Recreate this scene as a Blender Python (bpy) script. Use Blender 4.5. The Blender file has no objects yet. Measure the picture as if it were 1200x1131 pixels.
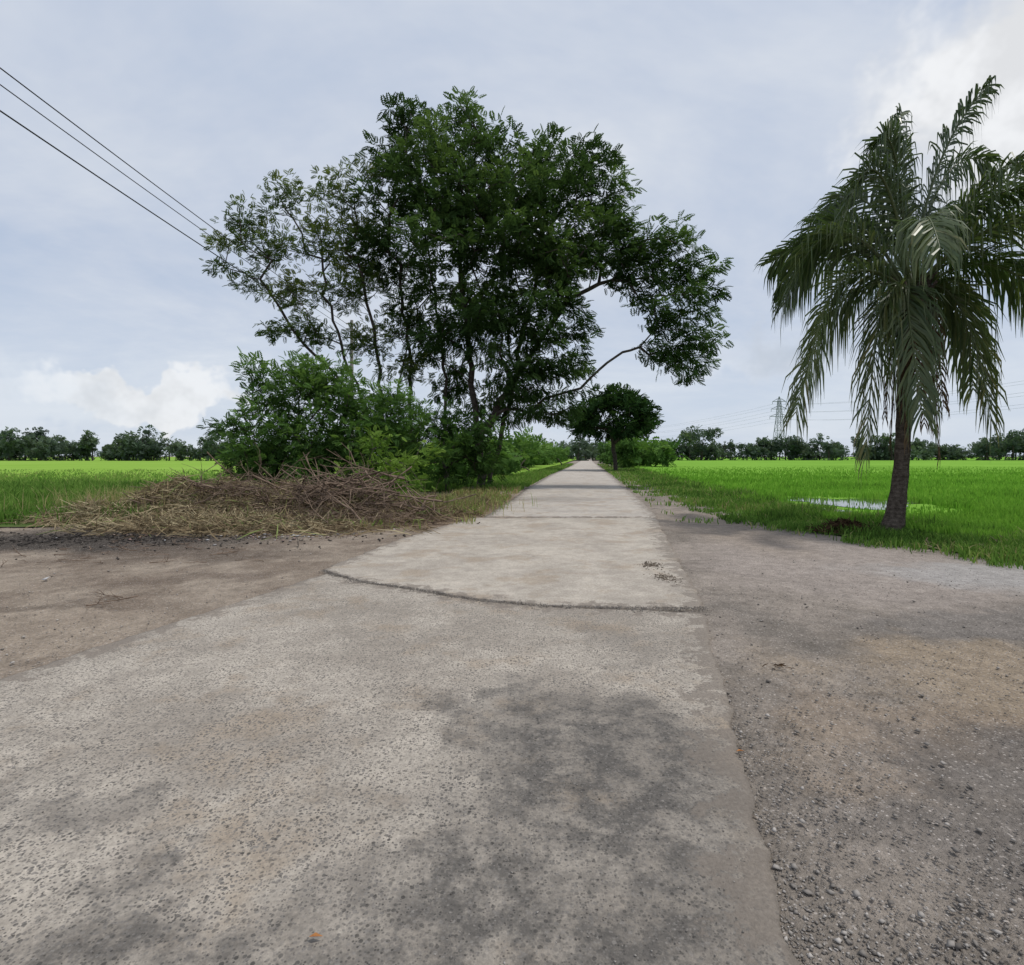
import bpy, math, bmesh, numpy as np
from mathutils import Vector
rng = np.random.default_rng(7)
scn = bpy.context.scene
scn.view_settings.view_transform = 'Standard'
scn.view_settings.look = 'None'
scn.view_settings.exposure = 0

# ------------------------------------------------------------ helpers
def link(o):
    scn.collection.objects.link(o); return o

def mesh_obj(name, V, F, mat=None, tint=None, parent=None, smooth=False, extra=None):
    V = np.asarray(V, dtype=np.float32).reshape(-1, 3)
    me = bpy.data.meshes.new(name)
    if isinstance(F, np.ndarray):
        n, k = F.shape
        me.vertices.add(len(V)); me.vertices.foreach_set('co', V.ravel())
        me.loops.add(n * k); me.loops.foreach_set('vertex_index', F.astype(np.int32).ravel())
        me.polygons.add(n)
        me.polygons.foreach_set('loop_start', np.arange(0, n * k, k, dtype=np.int32))
        me.polygons.foreach_set('loop_total', np.full(n, k, dtype=np.int32))
        me.update(calc_edges=True)
    else:
        me.from_pydata(V.tolist(), [], F); me.update()
    if tint is not None:
        a = me.attributes.new('tint', 'FLOAT', 'POINT')
        a.data.foreach_set('value', np.asarray(tint, dtype=np.float32))
    if extra:
        for kx, v in extra.items():
            a = me.attributes.new(kx, 'FLOAT', 'POINT')
            a.data.foreach_set('value', np.asarray(v, dtype=np.float32))
    if smooth:
        me.polygons.foreach_set('use_smooth', np.ones(len(me.polygons), dtype=bool))
    if mat: me.materials.append(mat)
    o = bpy.data.objects.new(name, me)
    link(o)
    if parent: o.parent = parent
    return o

def empty(name):
    o = bpy.data.objects.new(name, None); o.empty_display_size = 0.5
    return link(o)

def nz(x, y, s=1.0, seed=0.0):
    x = np.asarray(x) * s; y = np.asarray(y) * s
    return (np.sin(x*1.3+y*0.7+seed)+np.sin(x*-0.8+y*1.9+seed*2.1)+0.6*np.sin(x*2.9+y*2.3+seed*3.3)
            +0.4*np.sin(x*-4.7+y*5.1+seed*1.7)+0.3*np.sin(x*9.1+y*-7.7+seed))/3.3

def norm(a):
    return a / np.maximum(np.linalg.norm(a, axis=-1, keepdims=True), 1e-9)

class NT:
    def __init__(s, tree):
        s.t = tree; s.n = tree.nodes; s.l = tree.links; s.n.clear()
    def new(s, typ, **kw):
        nd = s.n.new(typ)
        for k, v in kw.items(): setattr(nd, k, v)
        return nd
    def put(s, sock, v):
        if isinstance(v, bpy.types.NodeSocket): s.l.new(v, sock)
        elif v is not None:
            if isinstance(v, (tuple, list)) and len(v) == 3 and len(sock.default_value) == 4: v = (*v, 1)
            sock.default_value = v
    def math(s, op, a, b=None, c=None, clamp=False):
        nd = s.new('ShaderNodeMath', operation=op, use_clamp=clamp)
        s.put(nd.inputs[0], a)
        if b is not None: s.put(nd.inputs[1], b)
        if c is not None: s.put(nd.inputs[2], c)
        return nd.outputs[0]
    def vmath(s, op, a, b=None):
        nd = s.new('ShaderNodeVectorMath', operation=op)
        s.put(nd.inputs[0], a)
        if b is not None:
            s.put(nd.inputs[3] if op == 'SCALE' else nd.inputs[1], b)
        return nd.outputs['Value'] if op in ('LENGTH', 'DOT_PRODUCT') else nd.outputs[0]
    def noise(s, vec, scale, detail=4, rough=0.55, dist=0.0, col=False):
        nd = s.new('ShaderNodeTexNoise')
        s.put(nd.inputs['Vector'], vec); s.put(nd.inputs['Scale'], scale)
        s.put(nd.inputs['Detail'], detail); s.put(nd.inputs['Roughness'], rough); s.put(nd.inputs['Distortion'], dist)
        return nd.outputs['Color'] if col else nd.outputs[0]
    def voro2(s, vec, scale):
        nd = s.new('ShaderNodeTexVoronoi', feature='F1')
        s.put(nd.inputs['Vector'], vec); s.put(nd.inputs['Scale'], scale)
        return nd.outputs['Distance'], nd.outputs['Color']
    def step(s, v, a, b, lo=0.0, hi=1.0):
        nd = s.new('ShaderNodeMapRange', interpolation_type='SMOOTHSTEP')
        s.put(nd.inputs['Value'], v); s.put(nd.inputs['From Min'], a); s.put(nd.inputs['From Max'], b)
        s.put(nd.inputs['To Min'], lo); s.put(nd.inputs['To Max'], hi)
        return nd.outputs[0]
    def mix(s, f, a, b, blend='MIX'):
        nd = s.new('ShaderNodeMixRGB', blend_type=blend)
        s.put(nd.inputs[0], f); s.put(nd.inputs[1], a); s.put(nd.inputs[2], b)
        return nd.outputs[0]
    def attr(s, name):
        nd = s.new('ShaderNodeAttribute', attribute_name=name); return nd.outputs['Fac']
    def ramp(s, f, stops):
        nd = s.new('ShaderNodeValToRGB'); e = nd.color_ramp.elements
        while len(e) < len(stops): e.new(0.5)
        for i, (p, c) in enumerate(stops):
            e[i].position = p; e[i].color = (*c, 1)
        s.put(nd.inputs[0], f); return nd.outputs[0]
    def bump(s, h, strength=0.5, dist=0.02, nrm=None):
        nd = s.new('ShaderNodeBump'); s.put(nd.inputs['Height'], h)
        nd.inputs['Strength'].default_value = strength; nd.inputs['Distance'].default_value = dist
        if nrm: s.put(nd.inputs['Normal'], nrm)
        return nd.outputs[0]
    def obj(s): return s.new('ShaderNodeTexCoord').outputs['Object']
    def bsdf(s, col, rough=0.9, spec=0.3, nrm=None):
        nd = s.new('ShaderNodeBsdfPrincipled')
        s.put(nd.inputs['Base Color'], col); s.put(nd.inputs['Roughness'], rough)
        s.put(nd.inputs['Specular IOR Level'], spec)
        if nrm: s.put(nd.inputs['Normal'], nrm)
        return nd.outputs[0]
    def diff(s, col, nrm=None):
        nd = s.new('ShaderNodeBsdfDiffuse'); s.put(nd.inputs[0], col)
        if nrm: s.put(nd.inputs['Normal'], nrm)
        return nd.outputs[0]
    def out(s, sh):
        o = s.new('ShaderNodeOutputMaterial'); s.l.new(sh, o.inputs[0])

def newmat(name):
    m = bpy.data.materials.new(name); m.use_nodes = True
    return m, NT(m.node_tree)

def leafmat(name, stops, trans=0.3, tcol=(1.4, 1.45, 0.9), rough=0.5, spec=0.0):
    m, t = newmat(name)
    c = t.ramp(t.attr('tint'), stops)
    p = t.bsdf(c, rough, spec) if spec > 0 else t.diff(c)
    tr = t.new('ShaderNodeBsdfTranslucent')
    t.put(tr.inputs[0], t.mix(1.0, c, tcol, 'MULTIPLY'))
    mx = t.new('ShaderNodeMixShader'); mx.inputs[0].default_value = trans
    t.l.new(p, mx.inputs[1]); t.l.new(tr.outputs[0], mx.inputs[2])
    t.out(mx.outputs[0]); return m

def simplemat(name, a, b, scale=8, rough=0.85, bump=0.4, bd=0.02, spec=0.25, metallic=0):
    m, t = newmat(name); o = t.obj()
    n = t.noise(o, scale, 4, 0.65)
    p = t.bsdf(t.mix(t.step(n, 0.3, 0.7), a, b), rough, spec, t.bump(n, bump, bd))
    t.out(p); return m

# ------------------------------------------------------------ materials
def ground_mat():
    m, t = newmat('ground_dirt'); o = t.obj()
    sep = t.new('ShaderNodeSeparateXYZ'); t.put(sep.inputs[0], o); X, Y = sep.outputs[0], sep.outputs[1]
    wob = t.noise(o, 0.9, 4, 0.62, col=True)
    sw = t.new('ShaderNodeSeparateColor'); t.put(sw.inputs[0], wob); n1 = sw.outputs[2]
    n2 = t.noise(o, 5, 5, 0.72); n3 = t.noise(o, 38, 3, 0.7)
    ow = t.vmath('MULTIPLY', t.vmath('ADD', o, t.vmath('SCALE', t.vmath('SUBTRACT', wob, (0.5, 0.5, 0.5)), 2.8)), (1, 1, 0))
    def blob(cx, cy, rx, ry, soft=0.8):
        d = t.vmath('LENGTH', t.vmath('DIVIDE', t.vmath('SUBTRACT', ow, (cx, cy, 0)), (rx, ry, 1)))
        return t.step(d, 1.0 - soft/2, 1.0 + soft/2, 1.0, 0.0)
    left = t.mix(t.step(n1, 0.38, 0.62), (0.21, 0.172, 0.140), (0.30, 0.255, 0.21))
    right = t.mix(t.step(n1, 0.38, 0.62), (0.205, 0.182, 0.160), (0.29, 0.256, 0.226))
    c = t.mix(t.step(X, 0.0, 1.2), left, right)
    for (cx, cy, rx, ry, col, f) in [
        (3.5, 4.2, 1.3, 0.75, (0.31, 0.25, 0.185), 0.75),
        (2.5, 3.3, 0.9, 0.45, (0.27, 0.21, 0.155), 0.5),
        (4.9, 8.3, 2.0, 2.4, (0.34, 0.30, 0.275), 0.8),
        (6.9, 7.4, 2.0, 0.9, (0.37, 0.36, 0.355), 0.8),
        (4.6, 12.8, 1.0, 3.5, (0.31, 0.265, 0.225), 0.8),
        (2.7, 2.6, 1.1, 0.65, (0.13, 0.12, 0.113), 0.7),
        (5.0, 5.2, 1.5, 0.5, (0.15, 0.142, 0.137), 0.6),
        (2.5, 5.6, 0.3, 1.0, (0.17, 0.155, 0.14), 0.5),
        (-8.4, 10.5, 3.4, 1.4, (0.05, 0.046, 0.044), 0.9),
        (-5.4, 9.2, 1.9, 0.7, (0.12, 0.098, 0.083), 0.75),
        (-4.3, 7.2, 1.0, 0.35, (0.15, 0.12, 0.10), 0.6),
        (-6.0, 5.9, 1.4, 0.35, (0.12, 0.098, 0.082), 0.6),
        (-4.6, 5.1, 1.3, 0.5, (0.32, 0.27, 0.22), 0.6),
        (-3.0, 15.5, 2.8, 3.4, (0.19, 0.135, 0.085), 0.8),
        (-2.6, 20, 3.0, 3.4, (0.17, 0.125, 0.08), 0.8),
    ]:
        c = t.mix(t.math('MULTIPLY', blob(cx, cy, rx, ry), f), c, col)
    vd, vc = t.voro2(o, 60)
    sepc = t.new('ShaderNodeSeparateColor'); t.put(sepc.inputs[0], vc)
    st = t.math('MULTIPLY', t.math('GREATER_THAN', sepc.outputs[0], 0.55), t.step(vd, 0.25, 0.45, 1, 0))
    c = t.mix(t.math('MULTIPLY', st, 0.8), c, t.mix(sepc.outputs[1], (0.06, 0.053, 0.048), (0.5, 0.46, 0.43)))
    c = t.mix(1.0, c, t.mix(n2, (0.42, 0.42, 0.42), (1.58, 1.58, 1.58)), 'MULTIPLY')
    c = t.mix(1.0, c, t.mix(n3, (0.45, 0.45, 0.45), (1.55, 1.53, 1.5)), 'MULTIPLY')
    t.out(t.diff(c, t.bump(t.noise(o, 22, 4, 0.75), 1.0, 0.035)))
    return m

def concrete_mat(name, light, mid, dark_patches=(), agg=0.75, sizes=((50, 0.40, 0.46), (95, 0.42, 0.46))):
    m, t = newmat(name); o = t.obj()
    wob = t.noise(o, 1.1, 5, 0.68, col=True)
    sw = t.new('ShaderNodeSeparateColor'); t.put(sw.inputs[0], wob); n1 = sw.outputs[2]
    n2 = t.noise(o, 5, 5, 0.75)
    c = t.mix(t.step(n1, 0.38, 0.62), mid, light)
    c = t.mix(1.0, c, t.mix(n2, (0.55, 0.55, 0.55), (1.45, 1.44, 1.42)), 'MULTIPLY')
    ow = t.vmath('MULTIPLY', t.vmath('ADD', o, t.vmath('SCALE', t.vmath('SUBTRACT', wob, (0.5,)*3), 2.6)), (1, 1, 0))
    dark_mask = None
    for (cx, cy, rx, ry, f) in dark_patches:
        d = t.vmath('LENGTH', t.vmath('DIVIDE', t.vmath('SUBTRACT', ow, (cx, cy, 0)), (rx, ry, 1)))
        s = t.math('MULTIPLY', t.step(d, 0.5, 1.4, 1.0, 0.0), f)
        dark_mask = s if dark_mask is None else t.math('MAXIMUM', dark_mask, s)
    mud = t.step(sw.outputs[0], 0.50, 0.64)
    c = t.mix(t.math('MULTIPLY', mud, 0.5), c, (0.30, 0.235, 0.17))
    if dark_mask is not None:
        dark_mask2 = t.math('MULTIPLY', dark_mask, t.step(n2, 0.36, 0.60, 0.3, 1.0))
        c = t.mix(dark_mask2, c, (0.080, 0.075, 0.071))  # blends the listed patches to a darker tone, mottled by noise
    for sc, thr, ed in sizes:
        vd, vc = t.voro2(o, sc)
        sp = t.new('ShaderNodeSeparateColor'); t.put(sp.inputs[0], vc)
        st = t.math('MULTIPLY', t.math('GREATER_THAN', sp.outputs[0], thr), t.step(vd, ed - 0.12, ed, 1, 0))
        st = t.math('MULTIPLY', st, t.step(n2, 0.25, 0.6, 0.25, 1.0))
        c = t.mix(t.math('MULTIPLY', st, agg), c, t.mix(sp.outputs[1], (0.05, 0.047, 0.044), (0.21, 0.195, 0.18)))
    n3 = t.noise(o, 45, 3, 0.75)
    c = t.mix(1.0, c, t.mix(n3, (0.45,)*3, (1.55, 1.54, 1.52)), 'MULTIPLY')
    e = t.attr('edge')
    dirt = t.step(t.math('SUBTRACT', e, t.math('MULTIPLY', t.step(n2, 0.38, 0.62), 0.36)), -0.08, 0.03, 1, 0)
    c = t.mix(t.math('MULTIPLY', dirt, 0.8), c, t.mix(n3, (0.12, 0.10, 0.083), (0.27, 0.235, 0.20)))
    t.out(t.bsdf(c, 0.85, 0.25, t.bump(t.noise(o, 40, 4, 0.8), 0.9, 0.014)))
    return m

M_ground = ground_mat()
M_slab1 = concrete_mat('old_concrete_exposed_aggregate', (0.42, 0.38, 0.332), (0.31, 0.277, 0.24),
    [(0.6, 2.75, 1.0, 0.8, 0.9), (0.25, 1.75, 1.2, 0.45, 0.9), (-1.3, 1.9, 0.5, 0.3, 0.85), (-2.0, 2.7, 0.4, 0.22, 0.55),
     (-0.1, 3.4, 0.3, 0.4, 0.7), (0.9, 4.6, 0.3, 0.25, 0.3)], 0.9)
M_slab2 = concrete_mat('concrete_slab', (0.44, 0.40, 0.35), (0.355, 0.32, 0.28), [(1.9, 7.2, 0.2, 0.5, 0.25)], 0.4, ((70, 0.6, 0.42),))
M_slab3 = concrete_mat('concrete_far', (0.44, 0.405, 0.365), (0.365, 0.335, 0.305), [(1.5, 20, 1.6, 1.2, 0.4), (3.5, 30, 2.0, 2.0, 0.3)], 0.3, ())

G = lambda *s: [(p, c) for p, c in s]
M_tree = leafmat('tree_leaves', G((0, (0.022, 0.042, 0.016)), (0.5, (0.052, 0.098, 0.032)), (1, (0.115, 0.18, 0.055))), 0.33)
M_tree2 = leafmat('sparse_tree_leaves', G((0, (0.032, 0.058, 0.020)), (0.5, (0.070, 0.110, 0.036)), (1, (0.145, 0.17, 0.05))), 0.38)
M_bush = leafmat('bush_leaves', G((0, (0.030, 0.062, 0.019)), (0.5, (0.075, 0.150, 0.040)), (1, (0.155, 0.26, 0.07))), 0.33)
M_bush2 = leafmat('light_bush_leaves', G((0, (0.045, 0.088, 0.020)), (0.5, (0.11, 0.20, 0.040)), (1, (0.19, 0.29, 0.06))), 0.35)
M_round = leafmat('round_tree_leaves', G((0, (0.012, 0.026, 0.011)), (0.5, (0.024, 0.053, 0.018)), (1, (0.05, 0.095, 0.028))), 0.2)
M_dist = leafmat('distant_leaves_hazy', G((0, (0.062, 0.086, 0.070)), (0.5, (0.09, 0.13, 0.09)), (1, (0.14, 0.185, 0.105))), 0.25)  # aerial haze is put into this leaf colour: paler and bluer
M_rice = leafmat('rice_blades', G((0, (0.090, 0.19, 0.026)), (0.5, (0.165, 0.35, 0.044)), (1, (0.27, 0.47, 0.075))), 0.4, (1.25, 1.25, 1.0))
M_weed = leafmat('weed_blades', G((0, (0.050, 0.096, 0.024)), (0.45, (0.105, 0.21, 0.040)), (0.8, (0.18, 0.30, 0.065)), (1, (0.34, 0.29, 0.15))), 0.35, (1.3, 1.3, 1.0))
M_palm = leafmat('palm_leaflets', G((0, (0.026, 0.048, 0.020)), (0.5, (0.056, 0.092, 0.034)), (0.85, (0.12, 0.15, 0.058)), (1, (0.23, 0.21, 0.10))), 0.32, rough=0.36, spec=0.5)
M_dead = leafmat('dry_fronds', G((0, (0.05, 0.032, 0.02)), (0.5, (0.13, 0.085, 0.05)), (1, (0.25, 0.18, 0.11))), 0.15, (1, 1, 1))
M_straw = leafmat('straw', G((0, (0.11, 0.080, 0.052)), (0.5, (0.26, 0.205, 0.125)), (0.85, (0.42, 0.36, 0.235)), (1, (0.20, 0.25, 0.09))), 0.15, (1, 1, 1))
M_bark = simplemat('bark', (0.034, 0.028, 0.024), (0.095, 0.080, 0.068), 6, 0.95, 0.8, 0.05)
M_stick = simplemat('dead_branches', (0.09, 0.062, 0.045), (0.25, 0.185, 0.138), 3, 0.9)
M_char = simplemat('charred_debris', (0.015, 0.014, 0.013), (0.07, 0.062, 0.055), 10, 0.95)
M_wire = simplemat('cable_black', (0.015, 0.015, 0.017), (0.03, 0.03, 0.032), 3, 0.6)
M_conc_pole = simplemat('pole_concrete', (0.24, 0.23, 0.21), (0.34, 0.33, 0.31), 5)
M_steel = simplemat('galvanised_steel', (0.22, 0.245, 0.28), (0.27, 0.295, 0.33), 3, 0.6)
M_nut = simplemat('coconut_husk', (0.03, 0.03, 0.015), (0.085, 0.075, 0.03), 12, 0.6)

m, t = newmat('palm_trunk'); o = t.obj()
sp = t.new('ShaderNodeSeparateXYZ'); t.put(sp.inputs[0], o)
nn = t.noise(o, 14, 4, 0.7)
ring = t.math('SINE', t.math('ADD', t.math('MULTIPLY', sp.outputs[2], 75), t.math('MULTIPLY', nn, 6)))
c = t.mix(t.step(nn, 0.3, 0.7), (0.050, 0.040, 0.033), (0.135, 0.112, 0.094))
c = t.mix(t.step(ring, 0.5, 1.0, 0, 0.25), c, (0.035, 0.03, 0.025))
t.out(t.diff(c, t.bump(t.math('SUBTRACT', nn, t.math('MULTIPLY', ring, 0.1)), 0.9, 0.03))); M_ptrunk = m

m, t = newmat('pebbles'); c = t.ramp(t.attr('tint'), [(0, (0.08, 0.073, 0.067)), (0.6, (0.23, 0.21, 0.19)), (1, (0.45, 0.42, 0.39))])
t.out(t.diff(c)); M_peb = m
m, t = newmat('rubbish'); c = t.ramp(t.attr('tint'), [(0, (0.5, 0.5, 0.51)), (0.25, (0.22, 0.2, 0.19)), (0.55, (0.33, 0.22, 0.20)), (0.85, (0.2, 0.13, 0.10)), (1, (0.5, 0.48, 0.46))])
t.out(t.bsdf(c, 0.5, 0.4)); M_trash = m
m, t = newmat('field_water'); o = t.obj()
t.out(t.bsdf((0.05, 0.055, 0.04), 0.05, 0.6, t.bump(t.noise(o, 9, 3), 0.05, 0.01))); M_water = m

def field_mat(name, a, b, c2):
    m, t = newmat(name); o = t.obj()
    n1 = t.noise(o, 0.05, 3, 0.6); n2 = t.noise(t.vmath('MULTIPLY', o, (0.5, 2.2, 1)), 1.4, 5, 0.8)
    c = t.mix(t.step(n1, 0.35, 0.65), a, b)
    c = t.mix(t.math('MULTIPLY', t.step(n2, 0.42, 0.7), 0.6), c, c2)
    t.out(t.diff(c)); return m
M_field = field_mat('rice_field', (0.155, 0.31, 0.045), (0.19, 0.36, 0.056), (0.11, 0.24, 0.034))
M_fieldL = field_mat('rice_field_pale', (0.20, 0.34, 0.055), (0.24, 0.38, 0.075), (0.15, 0.28, 0.042))
M_turf = field_mat('rough_grass_base', (0.06, 0.105, 0.03), (0.09, 0.15, 0.04), (0.13, 0.12, 0.07))

# ------------------------------------------------------------ ground sheet
def axis(fine_lo, fine_hi, st, far):
    a = list(np.arange(fine_lo, fine_hi + 1e-6, st)); s = st
    x = fine_hi
    while x < far: s *= 1.25; x += s; a.append(x)
    s = st; x = fine_lo
    while x > -far: s *= 1.25; x -= s; a.insert(0, x)
    return np.array(a)
xs = axis(-12, 12, 0.16, 2500); ys = axis(-4, 18, 0.16, 2500)
XX, YY = np.meshgrid(xs, ys)
ZZ = 0.014 * nz(XX, YY, 1.1) + 0.010 * nz(XX, YY, 4.3, 3)
near = np.exp(-(np.maximum(np.abs(XX) - 20, 0) / 20) ** 2) * np.exp(-(np.maximum(YY - 25, 0) / 20) ** 2)
ZZ *= near
def grid_faces(nx, ny):
    i = np.arange(ny - 1)[:, None] * nx + np.arange(nx - 1)[None, :]
    i = i.ravel(); return np.stack([i, i + 1, i + nx + 1, i + nx], 1)
mesh_obj('ground', np.stack([XX, YY, ZZ - 0.006], -1), grid_faces(len(xs), len(ys)), M_ground, smooth=True)

# ------------------------------------------------------------ road slabs
def slab(name, bottom, top, nu, nv, z, mat, bulge=0.0, jit=0.03, thick=0.12, seed=0, edge_ends=(True, True)):
    bottom = np.array(bottom, float); top = np.array(top, float)
    def res(p, n):
        d = np.r_[0, np.cumsum(np.linalg.norm(np.diff(p, axis=0), axis=1))]; d /= d[-1]
        u = np.linspace(0, 1, n); return np.stack([np.interp(u, d, p[:, 0]), np.interp(u, d, p[:, 1])], 1)
    B = res(bottom, nu); T = res(top, nu)
    v = np.linspace(0, 1, nv)[:, None, None]; P = B[None] * (1 - v) + T[None] * v
    u = np.linspace(0, 1, nu)
    P[:, :, 0] += bulge * np.sin(np.pi * v[:, :, 0]) * (1 - u)[None]
    W = np.linalg.norm(B[-1] - B[0]); L = np.linalg.norm(T.mean(0) - B.mean(0))
    j = nz(P[:, :, 0], P[:, :, 1], 3.0, seed) + 0.9 * nz(P[:, :, 0], P[:, :, 1], 13.0, seed + 2)
    j2 = nz(P[:, :, 0], P[:, :, 1], 3.4, seed + 5) + 0.9 * nz(P[:, :, 0], P[:, :, 1], 14.0, seed + 7)
    wl = np.clip(1 - np.minimum(u, 1 - u)[None] * W / 0.15, 0, 1)
    vv = v[:, :, 0]; wv = np.clip(1 - np.minimum(vv, 1 - vv) * L / 0.15, 0, 1)
    P[:, :, 0] += j * jit * wl; P[:, :, 1] += j2 * jit * wv
    ee = np.minimum(u, 1 - u)[None] * W * np.ones_like(vv)
    if edge_ends[0]: ee = np.minimum(ee, vv * L + 0.10)
    if edge_ends[1]: ee = np.minimum(ee, (1 - vv) * L + 0.06)
    zz = np.full(P.shape[:2], z) + 0.004 * nz(P[:, :, 0], P[:, :, 1], 1.5, seed)
    zz[:, 0] -= 0.008; zz[:, -1] -= 0.008; zz[0] -= 0.006; zz[-1] -= 0.006
    V = np.concatenate([P, zz[..., None]], -1).reshape(-1, 3); F = grid_faces(nu, nv).tolist()
    ring = [i for i in range(nu)] + [r * nu + nu - 1 for r in range(1, nv)] + [(nv - 1) * nu + c for c in range(nu - 2, -1, -1)] + [r * nu for r in range(nv - 2, 0, -1)]
    n0 = len(V); low = V[ring].copy(); low[:, 2] = z - thick; V = np.concatenate([V, low])
    for k in range(len(ring)):
        a, b = ring[k], ring[(k + 1) % len(ring)]; F.append([a, n0 + k, n0 + (k + 1) % len(ring), b])
    E = np.concatenate([ee.ravel(), np.zeros(len(ring))])
    return mesh_obj(name, V, np.array(F), mat, extra={'edge': E})

road = empty('concrete_road')
seam = [(-2.50, 7.50), (-1.9, 6.98), (-1.22, 6.60), (-0.37, 6.07), (0.36, 5.83), (1.24, 5.72), (1.93, 5.58)]
seam2 = [(-2.62, 7.70), (-1.92, 7.03), (-1.22, 6.65), (-0.37, 6.12), (0.36, 5.88), (1.24, 5.78), (2.0, 5.78)]
for o_ in [
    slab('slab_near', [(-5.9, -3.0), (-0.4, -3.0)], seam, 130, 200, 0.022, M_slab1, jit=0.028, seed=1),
    slab('slab_middle', seam2, [(-0.96, 14.2), (3.68, 14.2)], 130, 150, 0.028, M_slab2, bulge=-0.22, jit=0.034, seed=4)]:
    o_.parent = road
rl = [(-0.72, 14.26), (0.0, 20), (0.62, 26), (3.1, 45), (9.3, 87), (21.2, 173), (40, 300)]
rr = [(3.74, 14.26), (4.6, 20), (5.4, 26), (8.0, 45), (13.6, 87), (25.0, 173), (44, 300)]
for k in range(6):
    s = slab('slab_far_%d' % k, [rl[k], rr[k]], [rl[k+1], rr[k+1]], 30, 40, 0.040 - 0.002*(k % 2), M_slab3, jit=0.04, seed=9+k, edge_ends=(k == 0, False))
    s.parent = road

# ------------------------------------------------------------ field sheets
ybR = np.array([-5, 3, 6.7, 8, 10.4, 13.5, 18.9, 34.7, 61, 120, 250, 900.])
xbR = np.array([16, 10.5, 8.3, 7.35, 6.4, 5.5, 6.0, 7.9, 11.9, 20, 39, 140.])
def edgeR(y): return np.interp(y, ybR, xbR) + 0.3 * nz(y, y * 0, 1.3, 2)
def sheet(name, ylist, xl, xr, zf, mat, nx=40, pw=2.0):
    yl = np.array(ylist); u = np.linspace(0, 1, nx) ** pw
    X = xl(yl)[:, None] * (1 - u)[None] + xr(yl)[:, None] * u[None]; Y = np.repeat(yl[:, None], nx, 1)
    return mesh_obj(name, np.stack([X, Y, zf(X, Y)], -1), grid_faces(nx, len(yl)), mat, smooth=True)
yy = np.r_[np.arange(3, 60, 0.5), np.geomspace(60, 900, 60)]
sheet('grass_verge', yy[yy < 400], lambda y: edgeR(y)+.45, lambda y: edgeR(y) + 3.2, lambda X, Y: 0.02 + 0*X, M_turf, 10, 1)
sheet('rice_field', yy, lambda y: edgeR(y) + 2.6, lambda y: 0*y + 1500., lambda X, Y: 0.03 + 0.2*np.clip((Y-45)/40, 0, 1), M_field, 60, 3)
ybL = np.array([24, 26, 45, 87, 173, 300, 900.]); xbL = np.array([-3.5, -2.8, 0.6, 7.3, 19, 37, 130.])
def edgeL(y):
    return np.where(y < 24.5, np.interp(y, [12, 13, 17, 24.5], [-12.5, -8.6, -7.2, -5.5]), np.interp(y, ybL, xbL))
yl = np.r_[np.arange(12.4, 60, 0.5), np.geomspace(60, 900, 60)]
sheet('grass_field', yl[yl < 40], lambda y: -40 + 0*y, lambda y: edgeL(y) + 0.3*nz(y, 0*y, 1.7), lambda X, Y: 0.018 + 0*X, M_turf, 40, 1)
sheet('rice_field', yl[yl > 33], lambda y: -1500 + 0*y, lambda y: edgeL(y), lambda X, Y: 0.03 + 0.2*np.clip((Y-40)/30, 0, 1), M_fieldL, 60, 0.33)

ang = np.linspace(0, 2*np.pi, 60, endpoint=False)
def pond(name, cx, cy, rx, ry, seed):
    r = 1 + 0.25*np.sin(3*ang+seed) + 0.12*np.sin(7*ang+seed*2)
    V = [(cx + rx*r[i]*math.cos(ang[i]), cy + ry*r[i]*math.sin(ang[i]), 0.045) for i in range(60)]
    return mesh_obj(name, V, [list(range(60))], M_water)
pond('paddy_water', 11.4, 18.8, 1.9, 2.1, 1.0)
pond('paddy_water', 8.6, 16.0, 0.8, 1.0, 2.0)

# ------------------------------------------------------------ blades
def blades(name, X, Y, Z, H, W, tint, mat, lean=0.35, parent=None):
    n = len(X); a = rng.uniform(0, 2*np.pi, n); l = rng.uniform(0, lean, n) * H
    b = rng.uniform(0, 2*np.pi, n)
    dx, dy = np.cos(a)*W/2, np.sin(a)*W/2
    lx, ly = np.cos(b)*l, np.sin(b)*l
    P = np.zeros((n, 5, 3))
    P[:, 0] = np.stack([X-dx, Y-dy, Z], 1); P[:, 1] = np.stack([X+dx, Y+dy, Z], 1)
    P[:, 2] = np.stack([X+dx*.8+lx*.35, Y+dy*.8+ly*.35, Z+H*.6], 1); P[:, 3] = np.stack([X-dx*.8+lx*.35, Y-dy*.8+ly*.35, Z+H*.6], 1)
    P[:, 4] = np.stack([X+lx, Y+ly, Z+H*(1-0.25*l/H)], 1)
    i = np.arange(n)*5
    F = np.concatenate([np.stack([i, i+1, i+2], 1), np.stack([i, i+2, i+3], 1), np.stack([i+3, i+2, i+4], 1)])
    return mesh_obj(name, P, F, mat, tint=np.repeat(np.clip(tint, 0, 1), 5), parent=parent)

n = 150000
Y = 1/ (rng.uniform(1/75., 1/7.5, n)); X = edgeR(Y) + 2.0 + rng.uniform(0, 1, n)*(Y*1.1)
wat = (((X-11.4)/2.2)**2 + ((Y-18.8)/2.4)**2 < 1 + 0.25*nz(X, Y, 2)) | (((X-8.6)/0.9)**2 + ((Y-16)/1.1)**2 < 1)
front = (((X-10.3)/2.8)**2 + ((Y-16.2)/2.2)**2 < 1)
k = ~wat | (rng.random(n) < 0.05)
k &= ~front | (rng.random(n) < 0.22)
X, Y = X[k], Y[k]; fr = front[k]
H = rng.uniform(0.14, 0.28, len(X)) * (1+0.25*nz(X, Y, 0.5)); H = np.where(fr, H*0.5, H)
blades('rice_plants', X, Y, 0.02+0*X, H, 0.012+0.0014*Y, 0.52+0.25*nz(X, Y, 0.4, 1)+rng.normal(0, 0.2, len(X)), M_rice, 0.4)
n = 70000
Y = 1/ (rng.uniform(1/70., 1/5.0, n)); u = rng.random(n)
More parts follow.
